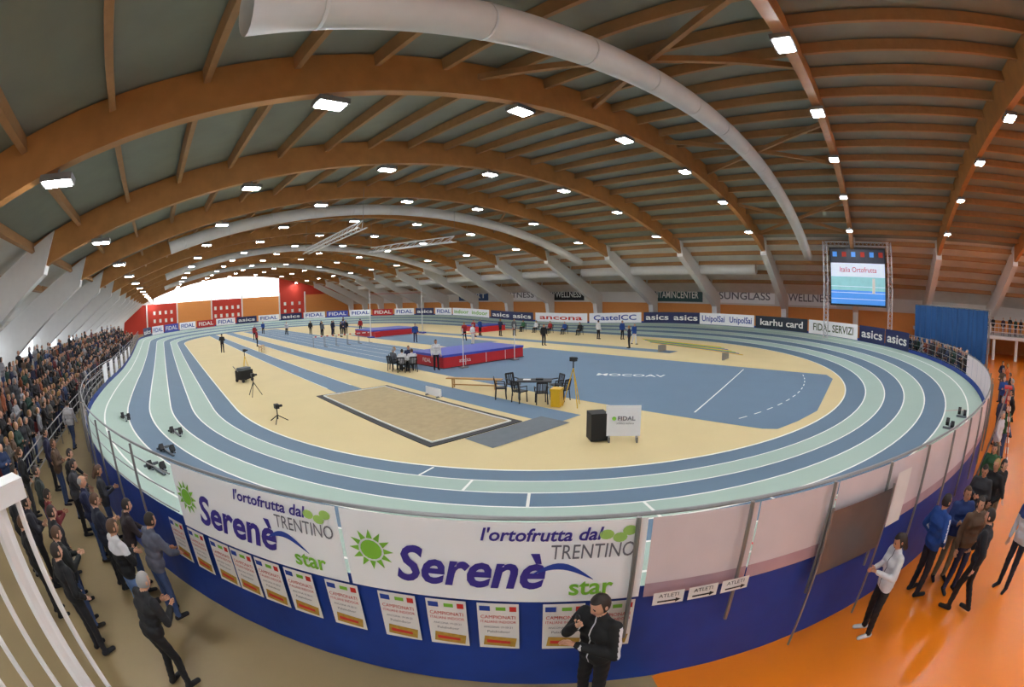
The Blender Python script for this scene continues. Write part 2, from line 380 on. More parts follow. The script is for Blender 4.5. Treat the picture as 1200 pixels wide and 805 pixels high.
rboard('r',51,42.4,navy,'asics',white,2);rboard('r',60.4,51.4,wban,'indoor',green,2)
cl=[wban,navy,wban,mat('board_red',(190,40,40)),wban,bluemat,wban,navy]
for k in range(16):
    rboard('f',k*10.6+10.2,k*10.6+.4,cl[k%8],'asics' if cl[k%8] is navy else 'FIDAL',white if cl[k%8] is not wban else blueink)
mb=MB()
for i in range(46):
    a=277+23*i/46;b=277+23*(i+1)/46;R0=27+.08*math.sin(i*1.9);R1=27+.08*math.sin((i+1)*1.9)
    mb.quad(arc(a,R0,0),arc(b,R1,0),arc(b,R1,4.35),arc(a,R0,4.35),curtain)
mb.tube([arc(a,27,4.37) for a in np.linspace(277,300,20)],.04,steel,6)
for a in (277,284.5,292,300): mb.tube([arc(a,27.1,0),arc(a,27.1,4.4)],.05,steel,6)
mb.done('blue_curtain')
mb=MB()
for i in range(20): mb.box(arc(278+i*1.05,25.9,.3),(.95,.95,.6),wallw,Matrix.Rotation(math.radians(278+i*1.05),3,'Z'))
mb.done('spectator_platform')
mb=MB();mb.box((48.5,-15,2.0),(6.5,18,.3),wallw);
for y in np.linspace(-24,-6,7): mb.box((45.5,y,.93),(.3,.3,1.85),concrete)
for z in (2.5,2.9,3.25): mb.tube([(45.4,-24,z),(45.4,-6,z)],.03,whiteme,6)
for y in np.linspace(-24,-6,37): mb.tube([(45.4,y,2.1),(45.4,y,3.25)],.02,whiteme,5)
mb.done('gallery_balcony')
# screen + truss
mb=MB();cxs,cys=39.7,.62
alu=mat('truss_aluminium',(214,214,218),.4,metal=.3)
def trussv(mb,p,q,w=.36):
    p=Vector(p);q=Vector(q);d=(q-p);L=d.length;d.normalize()
    s1=(d.cross(Vector((1,0,0)))).normalized()*w/2;s2=d.cross(s1).normalized()*w/2;cs=[s1+s2,s1-s2,-s1-s2,-s1+s2]
    for c in cs: mb.tube([p+c,q+c],.04,alu,6)
    k=max(1,int(L/w))
    for i in range(k):
        for j in range(4): mb.tube([p+d*L*i/k+cs[j],p+d*L*(i+1)/k+cs[(j+1)%4]],.02,alu,4)
for s_ in (-3.0,3.0): trussv(mb,(cxs,cys+s_,0),(cxs,cys+s_,9.15))
trussv(mb,(cxs,cys-3.0,8.95),(cxs,cys+3.0,8.95))
scrd=mat('screen_dark',(40,44,60),.4,emit=.5,noise=.4,scale=3);scrb=mat('screen_blue',(60,120,190),.4,emit=1.0,noise=.2,scale=1);scrg=mat('screen_track',(120,170,175),.4,emit=.8,noise=.2,scale=2);scp=mat('screen_pale',(190,200,216),.4,emit=.7,noise=.1)
def scr(y0,y1,z0,z1,m,dx=0): mb.quad((cxs-.24-dx,cys-y0,z0),(cxs-.24-dx,cys-y1,z0),(cxs-.24-dx,cys-y1,z1),(cxs-.24-dx,cys-y0,z1),m)
mb.box((cxs,cys,6.3),(.4,5.2,4.7),blackm)
scr(-2.5,2.5,7.4,8.5,scrd,.02);scr(-2.5,2.5,6.3,7.4,scp,.02);scr(-2.5,2.5,5.2,6.3,scrg,.02);scr(-2.5,2.5,4.1,5.2,scrb,.02)
put_text(mb,'Italia Ortofrutta',.6,lambda a,b:(cxs-.3,cys-a,6.85+b),redink,fitw=3.4)
for k in range(6): scr(-2.3+k*.85,-1.9+k*.85,7.9,8.3,redm if k%2 else scrb,.04)
for k in range(3): scr(-2.5,2.5,4.5+k*.5,4.54+k*.5,scp,.04)
scr(1.3,1.55,5.0,6.2,white,.05)
mb.done('video_screen')
# ---------------------------------------------------------------- PEOPLE
def ico(c,r,M=None):
    bm=bmesh.new();bmesh.ops.create_icosphere(bm,subdivisions=2,radius=1)
    vs=np.array([v.co[:] for v in bm.verts]);fs=[[v.index for v in f.verts] for f in bm.faces];bm.free();return vs*np.array(r)+np.array(c),fs
def capsule_geo(a,b,ra,rb,seg=8):
    bm=bmesh.new()
    for c,r_ in((a,ra),(b,rb)):
        bmesh.ops.create_icosphere(bm,subdivisions=2,radius=r_,matrix=Matrix.Translation(Vector(c)))
    ret=bmesh.ops.convex_hull(bm,input=bm.verts[:])
    bmesh.ops.delete(bm,geom=list({g for g in ret['geom_interior'] if isinstance(g,bmesh.types.BMVert)}),context='VERTS')
    bm.verts.ensure_lookup_table();bm.verts.index_update()
    vs=np.array([v.co[:] for v in bm.verts]);fs=[[v.index for v in f.verts] for f in bm.faces];bm.free();return vs,fs
def V(*a): return np.array(a,float)
def pose_joints(po):
    J=dict(hl=V(-.09,0,.92),kl=V(-.105,.02,.5),al=V(-.115,-.02,.09),sl=V(-.185,0,1.42),el=V(-.26,-.03,1.14),wl=V(-.27,.06,.9))
    for k in list(J): J[k[0]+'r']=J[k]*V(-1,1,1)
    J.update({k:V(*v) for k,v in POSES[po].get('j',{}).items()});return J
POSES={'stand':{},
 'pockets':{'j':{'el':(-.31,-.07,1.15),'wl':(-.19,.1,.97),'er':(.31,-.07,1.15),'wr':(.19,.1,.97)}},
 'phone':{'j':{'er':(.25,.16,1.2),'wr':(.08,.22,1.44),'el':(-.27,.08,1.15),'wl':(.06,.24,1.2)},'head':(-10,20)},
 'crossed':{'j':{'el':(-.28,.08,1.16),'wl':(.06,.24,1.2),'er':(.28,.08,1.16),'wr':(-.06,.26,1.15)}},
 'hold':{'j':{'el':(-.27,.04,1.15),'wl':(-.06,.29,1.2),'er':(.27,.04,1.15),'wr':(.06,.29,1.2)},'head':(0,25)},
 'rail':{'j':{'el':(-.28,.15,1.2),'wl':(-.15,.38,1.12),'er':(.28,.15,1.2),'wr':(.15,.38,1.12)},'lean':12},
 'walk':{'j':{'kl':(-.09,.14,.51),'al':(-.09,.16,.1),'kr':(.09,-.02,.49),'ar':(.09,-.22,.12),'el':(-.26,-.1,1.15),'wl':(-.25,-.04,.91),'er':(.26,.06,1.15),'wr':(.23,.22,.97)},'lean':3},
 'lean':{'j':{'kl':(-.1,.08,.5),'al':(-.12,-.04,.09),'kr':(.11,.1,.5),'ar':(.14,.05,.09),'el':(-.28,.12,1.17),'wl':(-.1,.3,1.28),'er':(.28,.1,1.17),'wr':(.1,.32,1.26)},'lean':16},
 'sit':{'j':{'hl':(-.09,0,.5),'hr':(.09,0,.5),'kl':(-.13,.42,.5),'kr':(.13,.42,.5),'al':(-.13,.4,.09),'ar':(.13,.42,.09),'el':(-.25,.05,.72+.42),'wl':(-.12,.28,.62+.42),'er':(.25,.05,.72+.42),'wr':(.12,.28,.62+.42)},'drop':.42},
 'clap':{'j':{'el':(-.26,.08,1.15),'wl':(-.05,.28,1.3),'er':(.26,.08,1.15),'wr':(.05,.28,1.3)}}}
PC={}
def build_person(pose,detail='mid',hair='short',female=False,extra=()):
    key=(pose,detail,hair,female,tuple(extra))
    if key in PC: return PC[key]
    vox={'hi':.014,'mid':.02,'low':.034}[detail]
    J=pose_joints(pose);po=POSES[pose];drop=po.get('drop',0);lean=math.radians(po.get('lean',0));fw=.88 if female else 1
    bk=1.0 if 'slim' in extra or female else 1.13
    hipz=.92
    def up(p):
        p=V(*p);dy,dz=p[1],p[2]-hipz;c,s=math.cos(lean),math.sin(lean)
        return V(p[0],dy*c+dz*s,hipz+dz*c-dy*s-drop)
    for k in('sl','sr','el','er','wl','wr'): J[k]=up(J[k]*V(fw,1,1))
    prims=[]
    def cap(a,b,ra,rb,l): prims.append(('c',V(*a),V(*b),ra,rb,l))
    pel=(J['hl']+J['hr'])/2
    for k in 'lr':
        cap(J['h'+k],J['k'+k],.09,.068,2);cap(J['k'+k],J['a'+k],.068,.052,2)
        a=J['a'+k];toe=a+V(-.03 if k=='l' else .03,.17,-.05);toe[2]=max(.038,toe[2]);hee=a+V(0,-.04,-.045)
        cap(hee,toe,.044,.038,3)
        cap(J['s'+k],J['e'+k],.064*bk,.052*bk,1);w=J['w'+k];e=J['e'+k];cap(e,e+(w-e)*.93,.052*bk,.041*bk,1)
        d=(w-e)/np.linalg.norm(w-e);cap(w,w+d*.075,.026,.03,0)
    cap(pel+V(-.06,0,.02),pel+V(.06,0,.02),.118,.118,2)
    cap(up((-.055,0,1.0)),up((.055,0,1.0)),.125*bk,.125*bk,1)
    cap(up((-.06,0,1.16)),up((.06,0,1.16)),.115*bk,.115*bk,1)
    cap(up((-.08*fw,0,1.3)),up((.08*fw,0,1.3)),.125*bk,.125*bk,1)
    cap(up((-.135*fw,0,1.41)),up((.135*fw,0,1.41)),.074,.074,1)
    cap(up((-.03,0,1.46)),up((.03,0,1.46)),.068,.068,1)
    cap(up((0,0,1.48)),up((0,.015,1.58)),.055,.052,0)
    vs=[];fs=[]
    for p in prims:
        v,f=capsule_geo(p[1],p[2],p[3],p[4]);o=len(vs);vs+=v.tolist();fs+=[[i+o for i in q] for q in f]
    me=bpy.data.meshes.new('tmp');me.from_pydata(vs,[],fs);o=bpy.data.objects.new('tmp',me);SC.collection.objects.link(o)
    m1=o.modifiers.new('r','REMESH');m1.mode='VOXEL';m1.voxel_size=vox
    m2=o.modifiers.new('s','SMOOTH');m2.factor=.5;m2.iterations=3 if detail!='low' else 1
    dg=bpy.context.evaluated_depsgraph_get();dg.update();ev=bpy.data.meshes.new_from_object(o.evaluated_get(dg))
    n_=len(ev.vertices);co_=np.zeros(n_*3);ev.vertices.foreach_get('co',co_);co_=co_.reshape(-1,3)
    faces=[list(p.vertices) for p in ev.polygons];nor=np.zeros(len(faces)*3);ev.polygons.foreach_get('normal',nor);nor=nor.reshape(-1,3)
    vn=np.zeros(n_*3);ev.vertices.foreach_get('normal',vn);vn=vn.reshape(-1,3)
    bpy.data.objects.remove(o);bpy.data.meshes.remove(me);bpy.data.meshes.remove(ev)
    cen=np.array([co_[f].mean(0) for f in faces]);best=np.full(len(faces),9.);lab=np.zeros(len(faces),int);isarm=np.zeros(len(faces),bool)
    for ip,(t,a,b,ra,rb,l) in enumerate(prims):
        ab=b-a;tt=np.clip(((cen-a)@ab)/(ab@ab+1e-9),0,1);d=np.linalg.norm(cen-(a+tt[:,None]*ab),axis=1)-(ra+(rb-ra)*tt)
        k=d<best;best[k]=d[k];lab[k]=l;isarm[k]=(l==1 and ra<=.0735)
    if not drop: lab[(lab==2)&(cen[:,2]>.88)]=1
    if 'stripe' in extra: lab[isarm&(lab==1)&(np.abs(nor[:,0])>.9)]=5
    if 'yoke' in extra: lab[(lab==1)&(cen[:,2]>1.3)]=5
    if 'zip' in extra: lab[(lab==1)&(np.abs(cen[:,0])<.012)&(nor[:,1]>.4)]=5
    # cloth folds
    if detail!='low':
        wv=.004*(np.sin(co_[:,2]*38+co_[:,0]*22)*np.cos(co_[:,1]*31+co_[:,2]*17));msk=(co_[:,2]>.12)&(co_[:,2]<1.42);co_=co_+vn*(wv*msk)[:,None]
    allv=co_.tolist();allf=faces;alll=lab.tolist()
    def addg(v,f,l):
        o=len(allv);allv.extend([list(map(float,q)) for q in v]);allf.extend([[i+o for i in q] for q in f]);alll.extend([l]*len(f))
    yaw,pit=po.get('head',(0,6));yaw=math.radians(yaw);pit=math.radians(pit)
    HM=Matrix.Rotation(yaw,3,'Z')@Matrix.Rotation(-pit-lean*.4,3,'X');hc=up((0,.02,1.0+.625))
    def hx(p): q=HM@Vector(p);return (q.x+hc[0],q.y+hc[1],q.z+hc[2])
    nu,nv=(20,14) if detail!='low' else (10,8)
    def sph(fn,l,keep=None):
        v=[];f=[]
        for j in range(nv+1):
            for i in range(nu):
                t=math.pi*j/nv;a=2*math.pi*i/nu;v.append((math.sin(t)*math.cos(a),math.sin(t)*math.sin(a),math.cos(t)))
        for j in range(nv):
            for i in range(nu):
                q=(j*nu+i,j*nu+(i+1)%nu,(j+1)*nu+(i+1)%nu,(j+1)*nu+i)
                if keep is None or keep(np.mean([v[k] for k in q],axis=0)): f.append(q)
        addg([hx(fn(p)) for p in v],f,l)
    def hd(p,s=1):
        x,y,z=p;X=x*.078*s;Y=y*.098*s;Z=z*.12*s
        if z<0: X*=1-.28*z*z*1.2;Y=Y+.012*(-z)
        if y>0 and s==1:
            Y+=.024*math.exp(-((x/.2)**2+((z+.1)/.2)**2));
            for e in(-.4,.4): Y-=.008*math.exp(-(((x-e)/.2)**2+((z-.12)/.15)**2))
        return (X,Y,Z)
    sph(hd,0)
    if hair=='short': keep=lambda c:(c[2]>.58) or (c[1]<.2 and c[2]>-.35)
    elif hair=='long': keep=lambda c:(c[2]>.55) or (c[1]<.3)
    else: keep=lambda c:(c[1]<.1 and -.3<c[2]<.6)
    sph(lambda p:hd(p,1.09),4,keep)
    if hair=='long':
        v,f=capsule_geo((0,-.06,.02),(0,-.085,-.17),.07,.045);addg([hx(q) for q in v],f,4)
    if detail!='low':
        for s_ in(-1,1):
            v,f=ico((s_*.03,.088,.016),(.013,.007,.007));addg([hx(q) for q in v],f,6)
            v,f=ico((s_*.031,.094,.036),(.016,.004,.004));addg([hx(q) for q in v],f,4)
            v,f=ico((s_*.079,-.002,0),(.01,.019,.03));addg([hx(q) for q in v],f,0)
        v,f=ico((0,.096,-.055),(.024,.006,.006));addg([hx(q) for q in v],f,7)
        for k,sg in(('l',-1),('r',1)):
            w=J['w'+k];e=J['e'+k];d=(w-e)/np.linalg.norm(w-e);side=np.cross(d,V(0,1,0) if abs(d[1])<.8 else V(0,0,1));side/=np.linalg.norm(side);cu=np.cross(side,d)
            if cu[1]<0 and abs(d[1])<.8: cu=-cu
            base=w+d*.09
            for q,ln in zip((-.028,-.009,.01,.028),(.032,.038,.036,.028)):
                p0=base+side*q;p1=p0+d*ln+cu*.008;p2=p1+d*ln*.6+cu*.022
                for a,b,r0,r1 in((p0-d*.02,p1,.0095,.0085),(p1,p2,.0085,.007)):
                    v,f=capsule_geo(a,b,r0,r1);addg(v,f,0)
            p0=w+d*.03-side*sg*.02;p1=p0-side*sg*.03+d*.03+cu*.01;p2=p1+d*.028
            for a,b in((p0,p1),(p1,p2)): v,f=capsule_geo(a,b,.011,.009);addg(v,f,0)
        if pose=='phone':
            w=J['wr'];v,f=ico((w[0]-.02,w[1]+.02,w[2]+.1),(.036,.012,.07));addg(v,f,6)
    me=bpy.data.meshes.new('person_mesh');me.from_pydata(allv,[],allf);me.update()
    for _ in range(8): me.materials.append(None)
    me.polygons.foreach_set('material_index',alll);me.polygons.foreach_set('use_smooth',[True]*len(allf))
    PC[key]=me;return me
skins=[mat('skin_a',(218,168,140),.5,noise=.05),mat('skin_b',(200,148,118),.5,noise=.05)]
hairs=[mat('hair_dark',(40,30,24),.6),mat('hair_brown',(84,58,38),.6),mat('hair_grey',(160,158,156),.6),mat('hair_blond',(170,134,84),.6)]
lips=mat('lips',(170,96,88),.5)
def cloth(rgb): return mat('cloth_%d_%d_%d'%rgb,rgb,.8,noise=.15,scale=9)
BK=(22,22,26);NV=(28,36,70);JN=(58,78,120);BL=(30,74,150);WH=(222,222,226);GY=(96,100,108);RD=(160,36,40);BR=(96,74,56);KH=(130,116,94);OR=(200,100,40);GR=(50,100,64);DG=(52,54,60)
def person(x,y,az,z=0,h=1.75,pose='stand',top=BK,bot=JN,hair=0,hs='short',shoes=BK,acc=WH,det='mid',fem=False,extra=(),name='person',parent=None,skin=None):
    me=build_person(pose,det,hs,fem,extra);o=bpy.data.objects.new(name,me);SC.collection.objects.link(o)
    o.location=(x,y,z);o.rotation_euler[2]=-math.radians(az);k=h/1.75;o.scale=(k,k,k)
    ms=[skins[skin if skin is not None else random.randint(0,1)],cloth(top),cloth(bot),cloth(shoes),hairs[hair],cloth(acc),blackm,lips]
    for i,m in enumerate(ms): o.material_slots[i].link='OBJECT';o.material_slots[i].material=m
    if parent:o.parent=parent
    return o
# foreground
person(2.9,1.82,-85,h=1.83,pose='phone',top=(18,18,20),bot=BK,hair=0,det='hi',extra=('stripe','zip'),name='man_in_black_jacket')
person(-1.1,4.8,55,h=1.74,pose='lean',top=(30,30,34),bot=BK,hair=2,det='hi',name='grey_haired_man')
person(-2.35,5.8,50,h=1.8,pose='pockets',top=BK,bot=(30,30,36),hair=0,det='hi')
person(-.88,6.4,60,h=1.78,pose='rail',top=(92,96,112),bot=JN,hair=0,det='hi')
person(-1.4,6.35,60,h=1.8,pose='crossed',top=BK,bot=(100,130,180),hair=1,det='hi',extra=('yoke',))
person(-1.85,7.55,65,h=1.78,pose='hold',top=(40,44,60),bot=BK,hair=1)
person(-1.35,7.35,75,h=1.7,pose='rail',top=(50,40,44),bot=JN,hair=0)
person(-2.75,7.3,55,h=1.76,pose='pockets',top=(28,28,34),bot=NV,hair=0)
person(-3.3,6.9,60,h=1.8,pose='stand',top=(20,20,22),bot=BK,hair=1)
person(-2.3,8.7,80,h=1.74,pose='crossed',top=NV,bot=JN,hair=2,hs='bald')
person(-3.1,8.3,60,h=1.7,pose='hold',top=(120,40,44),bot=BK,hair=0)
person(-2.9,10,80,h=1.72,pose='rail',top=(60,60,66),bot=BK,hair=0)
person(-3.7,9.6,70,h=1.78,pose='pockets',top=(36,44,40),bot=JN,hair=0)
person(-4.1,8.4,60,h=1.74,pose='stand',top=BK,bot=GY,hair=2)
person(-2.0,9.4,80,h=1.7,pose='hold',top=DG,bot=JN,hair=1,hs='long',fem=True)
person(-3.5,7.9,70,h=1.76,pose='crossed',top=(34,34,44),bot=BK,hair=0)
person(-2.5,6.5,60,h=1.74,pose='hold',top=(26,30,30),bot=JN,hair=1)
person(-4.5,9.9,70,h=1.72,pose='stand',top=(40,30,34),bot=NV,hair=0)
person(-4.8,11.4,60,h=1.75,pose='pockets',top=BK,bot=DG,hair=1)
person(-3.2,11.0,85,h=1.7,pose='rail',top=(26,26,30),bot=JN,hair=0)
person(-3.8,12.0,90,h=1.72,pose='crossed',top=BR,bot=JN,hair=1)
person(-4.4,13.2,80,h=1.75,pose='stand',top=(30,30,60),bot=BK,hair=0)
person(-4.5,17.5,20,h=1.75,pose='walk',top=(200,200,205),bot=JN,hair=0)
person(-4.5,22,200,h=1.75,pose='walk',top=GY,bot=BK,hair=1)
# right group
person(5.7,-1.05,-25,h=1.68,pose='hold',top=(226,226,230),bot=BK,hair=0,hs='long',fem=True,det='hi',extra=('zip',),acc=BK,shoes=WH,name='woman_in_white_jacket')
person(6.95,-1.9,150,h=1.78,pose='pockets',top=BL,bot=(30,32,44),hair=0,det='hi',extra=('stripe',))
person(7.5,-2.45,-100,h=1.74,pose='crossed',top=(26,52,110),bot=KH,hair=1)
person(6.55,-2.8,30,h=1.76,pose='walk',top=(24,26,34),bot=BK,hair=0,det='hi')
person(7.3,-4.0,-40,h=1.8,pose='stand',top=(206,210,216),bot=(30,34,50),hair=1,det='hi',extra=('yoke',),acc=(36,60,120))
person(8.7,-3.15,-60,h=1.75,pose='hold',top=DG,bot=BK,hair=0)
person(9.2,-3.8,-120,h=1.72,pose='stand',top=BK,bot=KH,hair=0)
for i,(d,az,c) in enumerate([(7.6,110.5,BR),(9.6,111.5,BK),(11.2,110.6,GR),(14.6,110.6,WH),(16,111.6,GR),(17.4,110.4,NV),(18.8,111.9,BK),(20.2,110.8,RD),(21.6,111.7,GY),(23,110.3,BL),(24.5,111.2,BK),(26,110,BR),(28,110.6,OR),(30,109.8,NV)]):
    a=math.radians(az);person(d*math.sin(a),d*math.cos(a),random.uniform(-140,40),h=random.uniform(1.65,1.82),pose=random.choice(['stand','pockets','walk','crossed']),top=c,bot=random.choice([BK,JN,NV,KH]),hair=random.randint(0,3))
# crowds
crowd=bpy.data.objects.new('spectator_crowd',None);SC.collection.objects.link(crowd)
pal=[BK,BK,BK,NV,DG,DG,BR,(110,40,44),(150,150,154),(40,60,100),(44,44,50),(60,40,50),(30,60,50),(150,84,50),(90,84,76),(36,32,30)]
def cp(x,y,az,z,pose): person(x,y,az+random.uniform(-25,25),z=z,h=random.uniform(1.62,1.82),pose=pose,top=random.choice(pal),bot=random.choice([BK,JN,NV,DG]),hair=random.randint(0,3),hs=random.choice(['short','short','long','bald']),det='low',parent=crowd,name='spectator')
rows=[(-5.95,.0),(-6.8,.4),(-7.65,.8),(-8.5,1.2),(-9.35,1.6)]
for k,(x,z) in enumerate(rows):
    y=12.5
    while y<82:
        if random.random()<(.9 if y<45 else .6):
            if k==0: cp(x,y,90,z,random.choice(['stand','rail','crossed','clap','pockets']))
            elif random.random()<.7: cp(x+.05,y,90,z,'sit')
            else: cp(x,y,90,z,random.choice(['stand','clap','crossed']))
        y+=.62 if y<50 else .9
for i in range(26): a=278+i*.8;X_,Y_,_=arc(a,25.85,0);cp(X_,Y_,(90-(a+180))%360,.6,random.choice(['stand','rail','clap']))
for i in range(18): cp(46.1+random.random()*1.5,-23+i*.95,-90,2.15,random.choice(['stand','crossed']))
mb=MB()
for k,(x,z) in enumerate(rows[1:]):
    mb.box((x-.1,50,z/2-.01),(.85,78,z-.02),concrete);mb.box((x-.12,50,z+.2),(.35,78,.4),mat('seat_red',(150,40,40),.6))
mb.done('grandstand')
mb=MB()
for zz in (1.05,.7,.35): mb.tube([(-5.3,12.5,zz),(-5.3,88,zz)],.025,steel,6)
for y in np.arange(12.5,88,1.5): mb.tube([(-5.3,y,0),(-5.3,y,1.07)],.025,steel,6)
mb.done('crowd_barrier')
# camera platform with white railing
mb=MB()
mb.box((-1.0,.3,2.55),(1.9,2.6,.1),whiteme)
for x,y in((-1.85,-.9),(-.15,-.9),(-1.85,1.5),(-.15,1.5)): mb.tube([(x,y,0),(x,y,2.5)],.05,whiteme,8)
def azp(az,hd): a=math.radians(az);return (hd*math.sin(a),hd*math.cos(a))
for az,hd,r_,zt in((-25,1.72,.014,3.93),(-28.5,1.7,.042,3.95),(-33,1.66,.014,3.9),(-37.5,1.64,.014,3.9),(-42,1.62,.014,3.9)):
    x,y=azp(az,hd);mb.tube([(x,y,2.5),(x,y,zt)],r_,whiteme,8)
a=azp(-24,1.74);b=azp(-50,1.62);mb.beam((*a,3.95),(*b,3.95),.1,.07,whiteme);mb.beam((*a,2.75),(*b,2.75),.04,.04,whiteme)
mb.done('viewing_platform')
# ---------------------------------------------------------------- infield objects
mb=MB();x0,x1,y0,y1=15.4,22.0,21.2,24.6;z=ZT
mb.box(((x0+x1)/2,(y0+y1)/2,z+.34),(x1-x0,y1-y0,.62),redmat);mb.box(((x0+x1)/2,(y0+y1)/2,z+.72),(x1-x0+.06,y1-y0+.06,.14),bluemat)
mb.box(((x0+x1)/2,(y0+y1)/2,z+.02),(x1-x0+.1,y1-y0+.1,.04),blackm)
for i in range(1,4): xx=x0+(x1-x0)*i/4;mb.box((xx,y0-.005,z+.34),(.03,.02,.6),white)
put_text(mb,'FIDAL',.34,lambda u,v:(x0-.01,(y0+y1)/2-u,z+.36+v),white);put_text(mb,'atletica',.34,lambda u,v:(17+u*.9,y0-.02,z+.36+v),white)
o=mb.done('high_jump_mat')
mb=MB()
for xx in (16.4,20.6):
    mb.box((xx,20.6,ZT+.04),(.5,.35,.06),steel);mb.tube([(xx,20.6,ZT+.05),(xx,20.6,ZT+2.3)],.025,whiteme,8);mb.box((xx,20.6,ZT+1.95),(.1,.06,.06),blackm)
mb.tube([(16.4,20.55,ZT+1.99),(20.6,20.55,ZT+1.99)],.018,redink,6);mb.done('high_jump_stand')
for (x,y,w,d,name) in ((26,47,6,4.5,'pole_vault_mat'),(36,41,4,3,'landing_mat')):
    mb=MB();mb.box((x,y,ZT+.32),(w,d,.6),redmat);mb.box((x,y,ZT+.68),(w+.06,d+.06,.12),bluemat);mb.box((x-w/2+.4,y-d/2-.3,ZT+.3),(.7,.6,.55),redmat);mb.done(name)
mb=MB()
for xx in (22.6,29.4): mb.tube([(xx,44.4,ZT),(xx,44.4,ZT+5.2)],.05,whiteme,8);mb.box((xx,44.4,ZT+.08),(.5,.8,.14),bluemat)
mb.tube([(22.6,44.4,ZT+4.7),(29.4,44.4,ZT+4.7)],.02,redink,6);mb.done('pole_vault_stand')
mb=MB()
for k in range(7): mb.tube([(28+k*.12,8+k*.3,ZT+.5+.05*k),(30.5+k*.1,16+k*.2,ZT+.55+.03*k)],.022,(yellow,blueink,green)[k%3],6)
for y in (9.5,15): mb.box((28.9+(y-9.5)*.25,y,ZT+.25),(1.2,.1,.5),steel)
mb.done('vaulting_pole_rack')
def bench(x,y,ang,L=2.2):
    mb=MB()
    for i in(-1,0,1): mb.box((0,i*.11,.44),(L,.095,.04),wood)
    for i in(-1,1):
        mb.box((i*(L/2-.3),0,.4),(.06,.32,.05),wood)
        for j in(-1,1): mb.box((i*(L/2-.3),j*.12,.2),(.05,.05,.4),wood)
    mb.box((0,0,.15),(L-.6,.05,.05),wood);mb.done('wooden_bench',loc=(x,y,ZT+.006),rot=ang)
bench(13.0,15.6,math.atan2(-1.9,1.2),2.6)
bench(9.6,42,1.2)
def chair(x,y,ang,m=blackm):
    mb=MB()
    mb.box((0,0,.44),(.46,.44,.035),m)
    for i in(-1,1):
        mb.beam((i*.2,.2,0),(i*.19,.18,.44),.035,.035,m);mb.beam((i*.22,-.24,0),(i*.2,-.2,.44),.035,.035,m)
        mb.beam((i*.2,-.2,.44),(i*.2,-.29,.86),.035,.035,m);mb.beam((i*.24,-.22,.66),(i*.24,.16,.64),.04,.03,m);mb.beam((i*.22,.17,.44),(i*.24,.15,.64),.03,.03,m)
    mb.beam((-.2,-.285,.85),(.2,-.285,.85),.03,.07,m)
    for i in range(-2,3): mb.beam((i*.075,-.21,.46),(i*.075,-.28,.83),.035,.012,m)
    mb.done('plastic_chair',loc=(x,y,ZT+.008),rot=ang)
def table(x,y,ang,m,w=1.4,d=.7):
    mb=MB();mb.box((0,0,.73),(w,d,.04),m)
    for i in(-1,1):
        for j in(-1,1): mb.tube([(i*(w/2-.08),j*(d/2-.08),0),(i*(w/2-.08),j*(d/2-.08),.72)],.02,steel,6)
    mb.box((.2,.05,.78),(.3,.2,.06),blackm);mb.box((-.3,0,.77),(.3,.21,.02),paper);mb.done('folding_table',loc=(x,y,ZT+.008),rot=ang)
table(13.3,12.2,-.9,blackm)
for x,y,a in((12.4,13.2,-2.3),(12.45,12.2,-1.6),(12.8,11.4,-.7),(13.7,11.1,.1),(14.3,11.9,1.2),(13.3,13.4,3.0)): chair(x,y,a)
table(13.9,22.7,.7,wban,1.6)
for k,(x,y,az) in enumerate(((13.1,22.0,45),(13.6,21.7,20),(13.0,22.9,80),(13.4,23.5,120),(14.4,23.4,200))):
    chair(x,y,-math.radians(az));person(x+.05*math.sin(math.radians(az)),y+.05*math.cos(math.radians(az)),az,z=ZT-.02,pose='sit',top=(WH,WH,GY,WH,NV)[k],bot=DG,hair=k%4,name='official')
mb=MB();mb.box((0,0,.3),(.45,.35,.6),yellow);mb.box((0,0,.64),(.5,.4,.08),yellow);mb.done('yellow_equipment_box',loc=(12.9,10.7,ZT+.006),rot=.4)
def tripod(x,y,z=ZT,h=1.5,top=blackm):
    mb=MB()
    for k in range(3): a=k*2.1;mb.tube([(.4*math.cos(a),.4*math.sin(a),0),(0,0,h-.25)],.017,yellow if h>1.4 else blackm,6)
    mb.tube([(0,0,h-.4),(0,0,h)],.02,blackm,6);mb.box((0,0,h+.07),(.16,.24,.15),top);mb.tube([(.08,0,h+.07),(.22,0,h+.07)],.045,blackm,8);mb.done('tripod_camera',loc=(x,y,z+.006))
tripod(13.25,10.2,h=1.7);tripod(5.1,27.3,h=1.5);tripod(4.3,21.3,h=.9);tripod(4.0,15.9,h=.5)
mb=MB();mb.box((0,0,.42),(.5,.5,.8),blackm);mb.box((0,-.26,.42),(.42,.03,.72),greyt)
for zz,rr in((.3,.15),(.62,.09)):
    mb.tube([(0,-.275,zz),(0,-.285,zz)],rr,blackm,16)
mb.box((0,0,.01),(.4,.4,.02),steel);mb.done('loudspeaker',loc=(10.5,7.2,ZT+.006),rot=.9)
mb=MB();mb.box((0,0,.6),(1.0,.04,.9),wban)
for i in(-1,1): mb.box((i*.4,0,.08),(.05,.4,.16),steel);mb.box((i*.4,.03,.5),(.03,.02,1),steel)
put_text(mb,'FIDAL',.17,lambda u,v:(u+.08,-.06,.68+v),greyink,bold=.004,fitw=.5);put_text(mb,'atletica italiana',.08,lambda u,v:(u+.05,-.06,.54+v),greyink,fitw=.5)
mb.add([(-.27+.06*math.cos(t),-.061,.68+.06*math.sin(t)) for t in np.linspace(0,6.28,13)[:-1]],[tuple(range(12))],green)
mb.done('logo_sign_board',loc=(10.8,6.5,ZT+.006),rot=-.95)
